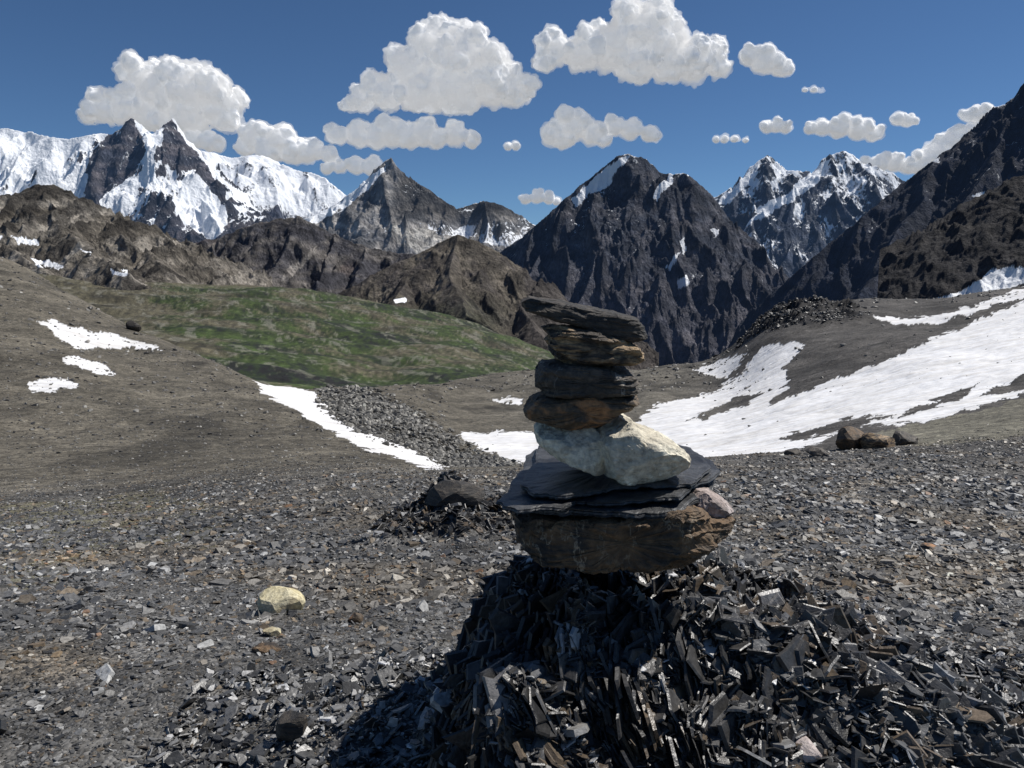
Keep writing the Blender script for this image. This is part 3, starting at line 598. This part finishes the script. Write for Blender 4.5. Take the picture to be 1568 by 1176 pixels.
m_whi=stone_material('pale_limestone',(.58,.53,.42),(.75,.70,.56),(.42,.38,.30),8,1.2,rough=.8,bd=.009)
m_sla=stone_material('slate_plate',(.030,.031,.033),(.07,.071,.073),(.020,.020,.021),9,1,rough=.42,bd=.005)
m_bot=stone_material('rusty_block',(.065,.047,.032),(.16,.10,.052),(.028,.025,.022),9,1.5,vein=((.36,.29,.2),7),bd=.010)
m_pnk=stone_material('pink_stone',(.36,.29,.26),(.50,.43,.40),(.14,.12,.11),14,1)
m_yel=stone_material('pale_yellow_stone',(.52,.45,.26),(.62,.56,.38),(.38,.32,.2),10,1)
stone('base_block',[(790,782),(830,775),(950,775),(1060,768),(1085,785),(1090,820),(1062,845),(1040,860),(985,863),(930,856),(870,854),(815,846),(792,826)],.19,m_bot,YC,7,.007,12,.03,10,cairn,cutlo=.96)
stone('base_block_side',[(975,798),(1040,790),(1080,785),(1128,798),(1124,812),(1095,833),(1062,848),(1010,852),(980,825)],.15,m_bot,YC-.04,4,.005,12,.04,11,cairn)
stone('pink_stone',[(1056,768),(1078,755),(1100,760),(1120,774),(1129,790),(1110,800),(1075,803),(1055,796)],.07,m_pnk,YC-.05,2.6,.003,12,.02,12,cairn)
z6=CZ+float(E_of(772))*(YC-.2)
plate('slate_plate_lower',[(790,776),(810,735),(850,700),(960,690),(1060,700),(1096,722),(1088,748),(1068,762),(1050,778),(1000,782),(930,780),(860,781)],z6-.018,.016,m_sla,21,cairn,.01,.0)
plate('slate_plate',[(763,768),(782,742),(800,715),(820,688),(870,672),(960,672),(1050,682),(1096,706),(1102,718),(1080,734),(1052,742),(1040,762),(985,764),(930,768),(880,766),(858,778),(825,776),(795,780)],z6,.010,m_sla,20,cairn,.03,.01)
plate('slate_plate_upper',[(800,742),(815,712),(826,682),(880,676),(1000,676),(1070,694),(1090,714),(1060,738),(1010,742),(940,744),(870,756),(820,752)],z6+.016,.010,m_sla,22,cairn,.02,0)
stone('pale_stone_left',[(818,662),(835,648),(880,640),(930,638),(960,660),(965,700),(945,728),(905,735),(870,722),(838,698),(822,680)],.13,m_whi,YC+.02,2.8,.004,14,.01,13,cairn)
stone('pale_stone_right',[(925,652),(945,632),(962,642),(985,662),(1020,672),(1050,688),(1062,705),(1056,720),(1035,734),(990,743),(950,738),(915,722),(905,690)],.13,m_whi,YC-.02,3.2,.004,16,.01,14,cairn,cutlo=.86)
stone('brown_stone',[(804,632),(815,616),(850,604),(900,602),(950,606),(978,608),(981,618),(966,628),(945,636),(925,652),(880,658),(845,652),(815,645)],.11,m_ora,YC,4,.0035,10,.05,15,cairn,cutlo=.94)
stone('grey_stone',[(821,574),(833,561),(880,556),(930,556),(960,570),(975,578),(976,598),(965,606),(920,607),(870,608),(836,604),(820,592)],.11,m_grey,YC,5,.0035,10,.04,16,cairn,cutlo=.96)
stone('banded_stone',[(838,506),(850,500),(900,506),(960,522),(984,534),(987,548),(965,556),(920,557),(880,559),(856,557),(843,535)],.10,m_band,YC,5,.0035,8,.07,17,cairn,cutlo=.96)
stone('top_slab',[(796,462),(810,455),(850,459),(895,469),(945,479),(975,487),(988,500),(992,516),(978,524),(940,518),(900,505),(865,494),(830,484),(806,476)],.085,m_dark,YC,6,.0022,5,.025,18,cairn,cutlo=1.0)
def gstone(name,px,py,wpx,hpx,mat,seed):
    g=ray_ground(px,py+hpx*.45); r=wpx/FX*g[1]/2; hh=hpx/FX*g[1]/2
    v=cuts(ico3V*(1+.22*vn3(ico3V*1.6,seed))[:,None],12,.6,.9); v=v*C(r*1.05,r*.8,hh*1.1)+g+C(0,r*.3,hh*.45)
    v+=.0025*np.stack([vn3(v*60,seed+k) for k in range(3)],1)*min(1,r*10)
    L=np.concatenate(ico3F); mk(name,v,L,np.arange(len(ico3F))*3,None,None,False,mat)
gstone('pale_rock',427,915,76,50,m_yel,1); gstone('pale_rock',416,966,32,18,m_yel,2); gstone('brown_rock',543,945,26,20,m_ora,3)
gstone('pale_rock',405,993,50,12,m_bot,4); gstone('brown_rock',1425,838,36,12,m_ora,5); gstone('brown_rock',1395,853,22,9,m_band,6)
gstone('slate_block',448,1100,58,80,m_dark,7); gstone('dark_rock',690,752,90,42,m_dark,21)
gstone('boulder',1305,668,52,46,m_bot,8); gstone('boulder',1350,672,60,30,m_band,9); gstone('boulder',1385,668,50,26,m_grey,10); gstone('boulder',1255,690,40,18,m_grey,12); gstone('boulder',1215,690,26,14,m_grey,13)
gstone('pale_rock',1235,1145,60,40,m_pnk,11); gstone('boulder',200,497,24,18,m_dark,14)

# ---------------- clouds: dense billowing core inside a thin vapour shell
def cloud_materials():
    m=bpy.data.materials.new('cloud_vapour'); m.use_nodes=True; nt=m.node_tree; nt.nodes.clear()
    o=nt.nodes.new('ShaderNodeOutputMaterial'); v=nt.nodes.new('ShaderNodeVolumeScatter'); e=nt.nodes.new('ShaderNodeEmission'); a=nt.nodes.new('ShaderNodeAddShader')
    D=.0065; v.inputs['Color'].default_value=(1,1,1,1); v.inputs['Density'].default_value=D; v.inputs['Anisotropy'].default_value=.3
    e.inputs['Color'].default_value=(.97,.98,1,1); e.inputs['Strength'].default_value=.28*D  # vapour glows by itself, standing in for multiple scattering
    nt.links.new(v.outputs[0],a.inputs[0]); nt.links.new(e.outputs[0],a.inputs[1]); nt.links.new(a.outputs[0],o.inputs['Volume'])
    c,nt,p=newmat('cloud_core'); p.inputs['Base Color'].default_value=(.9,.9,.9,1); p.inputs['Roughness'].default_value=1; p.inputs['Specular IOR Level'].default_value=0
    p.inputs['Emission Color'].default_value=(.93,.95,1,1); p.inputs['Emission Strength'].default_value=.22  # added self-glow lifts the core's shaded undersides to grey
    return m,c
CM,CC=cloud_materials()
t1=bpy.data.textures.new('billow_large','CLOUDS'); t1.noise_scale=320; t1.noise_depth=3
t2=bpy.data.textures.new('billow_small','CLOUDS'); t2.noise_scale=110; t2.noise_depth=5
def cloud(lobes,base,Yd=14000,vox=22,big=1):
    k=Yd/FX; zb=CZ+float(E_of(base))*Yd; allL=[]
    for (x,y,r) in lobes:
        allL.append((x,y,0,r))
        for _ in range(7):
            a=rng.uniform(-.3,math.pi+.3); c=rng.uniform(-.9,.4); rr=r*rng.uniform(.3,.6)
            allL.append((x+math.cos(a)*r*.75,y-math.sin(a)*r*.7,c*r*.7,rr))
    par=None; o=None
    for part,f,lift,mat in (('cloud',1.0,0,CM),('core',.80,3,CC)):
        V=[];L=[];vo=0
        for (x,y,dz,r) in allL:
            r2=max(r*f,r-7)if part=='core' else r
            if part=='core' and r2<3.5: continue
            c=W(x,y,Yd); v=ico3V*r2*k*C(1,1,.9)+c+C(0,dz*k,0); z0=zb+lift*k*.6
            lo=z0+(v[:,2]-z0)*.12; v[:,2]=np.where(v[:,2]<z0,lo,v[:,2])
            V.append(v); L.append(np.concatenate(ico3F)+vo); vo+=len(v)
        if not V: continue
        V=np.concatenate(V); L=np.concatenate(L)
        if o is None: o=V.mean(0)
        ob=mk(part,V-o,L,np.arange(len(L)//3)*3,None,None,True,mat,par)
        if par is None: ob.location=o; par=ob
        m=ob.modifiers.new('r','REMESH'); m.mode='VOXEL'; m.voxel_size=vox; m.use_smooth_shade=True
        for t,s in ((t1,250*big),(t2,(170 if part=='cloud' else 120)*big)):
            d=ob.modifiers.new('d','DISPLACE'); d.texture=t; d.strength=s; d.mid_level=.45; d.texture_coords='GLOBAL'
cloud([(255,140,42),(300,140,45),(335,160,34),(225,120,28),(195,110,14),(165,168,26),(200,165,30),(135,178,14),(290,175,35),(240,175,30),(345,180,22)],200)
cloud([(670,75,42),(715,90,45),(750,120,42),(785,135,28),(630,110,36),(590,140,30),(555,155,20),(650,140,40),(700,135,45),(530,163,12)],168)
cloud([(515,207,16),(550,207,20),(600,203,24),(650,203,22),(695,207,20),(722,216,12),(575,210,20),(625,210,20),(670,212,18)],228,big=.6)
cloud([(390,210,22),(430,217,25),(470,232,22),(505,240,14),(375,228,14),(450,232,20),(410,232,20)],250,big=.6)
cloud([(985,45,42),(1010,65,44),(940,72,38),(895,80,30),(850,75,24),(835,92,14),(1060,95,32),(1090,80,22),(1095,100,20),(975,95,36),(1025,95,36)],124)
cloud([(1150,85,16),(1172,95,21),(1195,105,15)],117,big=.5)
cloud([(845,205,20),(875,195,26),(905,205,20),(925,216,12),(860,212,18)],226,big=.6)
cloud([(940,195,15),(965,198,17),(995,205,13)],214,big=.5)
cloud([(1175,195,10),(1190,193,12),(1202,196,10)],206,vox=16,big=.4)
cloud([(1243,196,10),(1260,195,13),(1285,194,17),(1315,198,19),(1340,205,14)],216,big=.5)
cloud([(1375,182,10),(1390,186,11)],195,vox=16,big=.35)
cloud([(1232,138,5),(1246,138,6),(1258,139,4)],142,vox=14,big=.25)
cloud([(1096,214,6),(1110,213,7),(1125,213,7),(1142,215,5)],220,vox=14,big=.3)
cloud([(805,304,9),(822,302,11),(840,304,9),(853,309,6)],316,vox=16,big=.35)
cloud([(1412,246,18),(1430,235,20),(1450,220,20),(1470,208,18),(1488,200,14),(1400,257,14)],266,big=.5)
cloud([(1480,178,11),(1495,176,13),(1512,175,15),(1532,178,15),(1552,182,11)],195,big=.4)
cloud([(1330,250,12),(1350,250,15),(1370,250,15),(1390,257,13)],272,big=.4)
cloud([(500,258,10),(520,256,12),(545,254,14),(570,255,15),(597,258,10)],272,big=.4)
cloud([(778,224,6),(790,223,7)],230,vox=14,big=.25)
cloud([(300,215,16),(320,218,16),(335,222,12)],238,big=.5)

# ---------------- light, sky, camera
SAZ=math.radians(70); SEL=math.radians(54)
sd=Vector((math.sin(SAZ)*math.cos(SEL),math.cos(SAZ)*math.cos(SEL),math.sin(SEL)))
L=bpy.data.lights.new('sun','SUN'); L.energy=5.0; L.angle=math.radians(.53); L.color=(1,.96,.90)
so=bpy.data.objects.new('sun',L); bpy.context.collection.objects.link(so); so.rotation_euler=sd.to_track_quat('Z','Y').to_euler(); so.location=(20,10,40)
w=bpy.data.worlds.new('World'); bpy.context.scene.world=w; w.use_nodes=True; nt=w.node_tree
bg=nt.nodes['Background']; sk=nt.nodes.new('ShaderNodeTexSky'); sk.sky_type='NISHITA'; sk.sun_disc=False
sk.sun_elevation=SEL; sk.sun_rotation=SAZ; sk.altitude=3500; sk.air_density=1.0; sk.dust_density=0.05; sk.ozone_density=3.5
nt.links.new(mixc(nt,1.0,sk.outputs[0],(.76,.96,1.10),'MULTIPLY'),bg.inputs[0]); bg.inputs[1].default_value=.068
cam=bpy.data.cameras.new('camera'); cam.sensor_width=36; cam.lens=FX/1568*36; cam.clip_start=.05; cam.clip_end=60000
co=bpy.data.objects.new('camera',cam); bpy.context.collection.objects.link(co); co.location=(0,0,CZ); co.rotation_euler=(math.radians(90)-TH,0,0)
sc=bpy.context.scene; sc.camera=co
sc.view_settings.view_transform='Standard'; sc.view_settings.look='None'; sc.view_settings.exposure=0
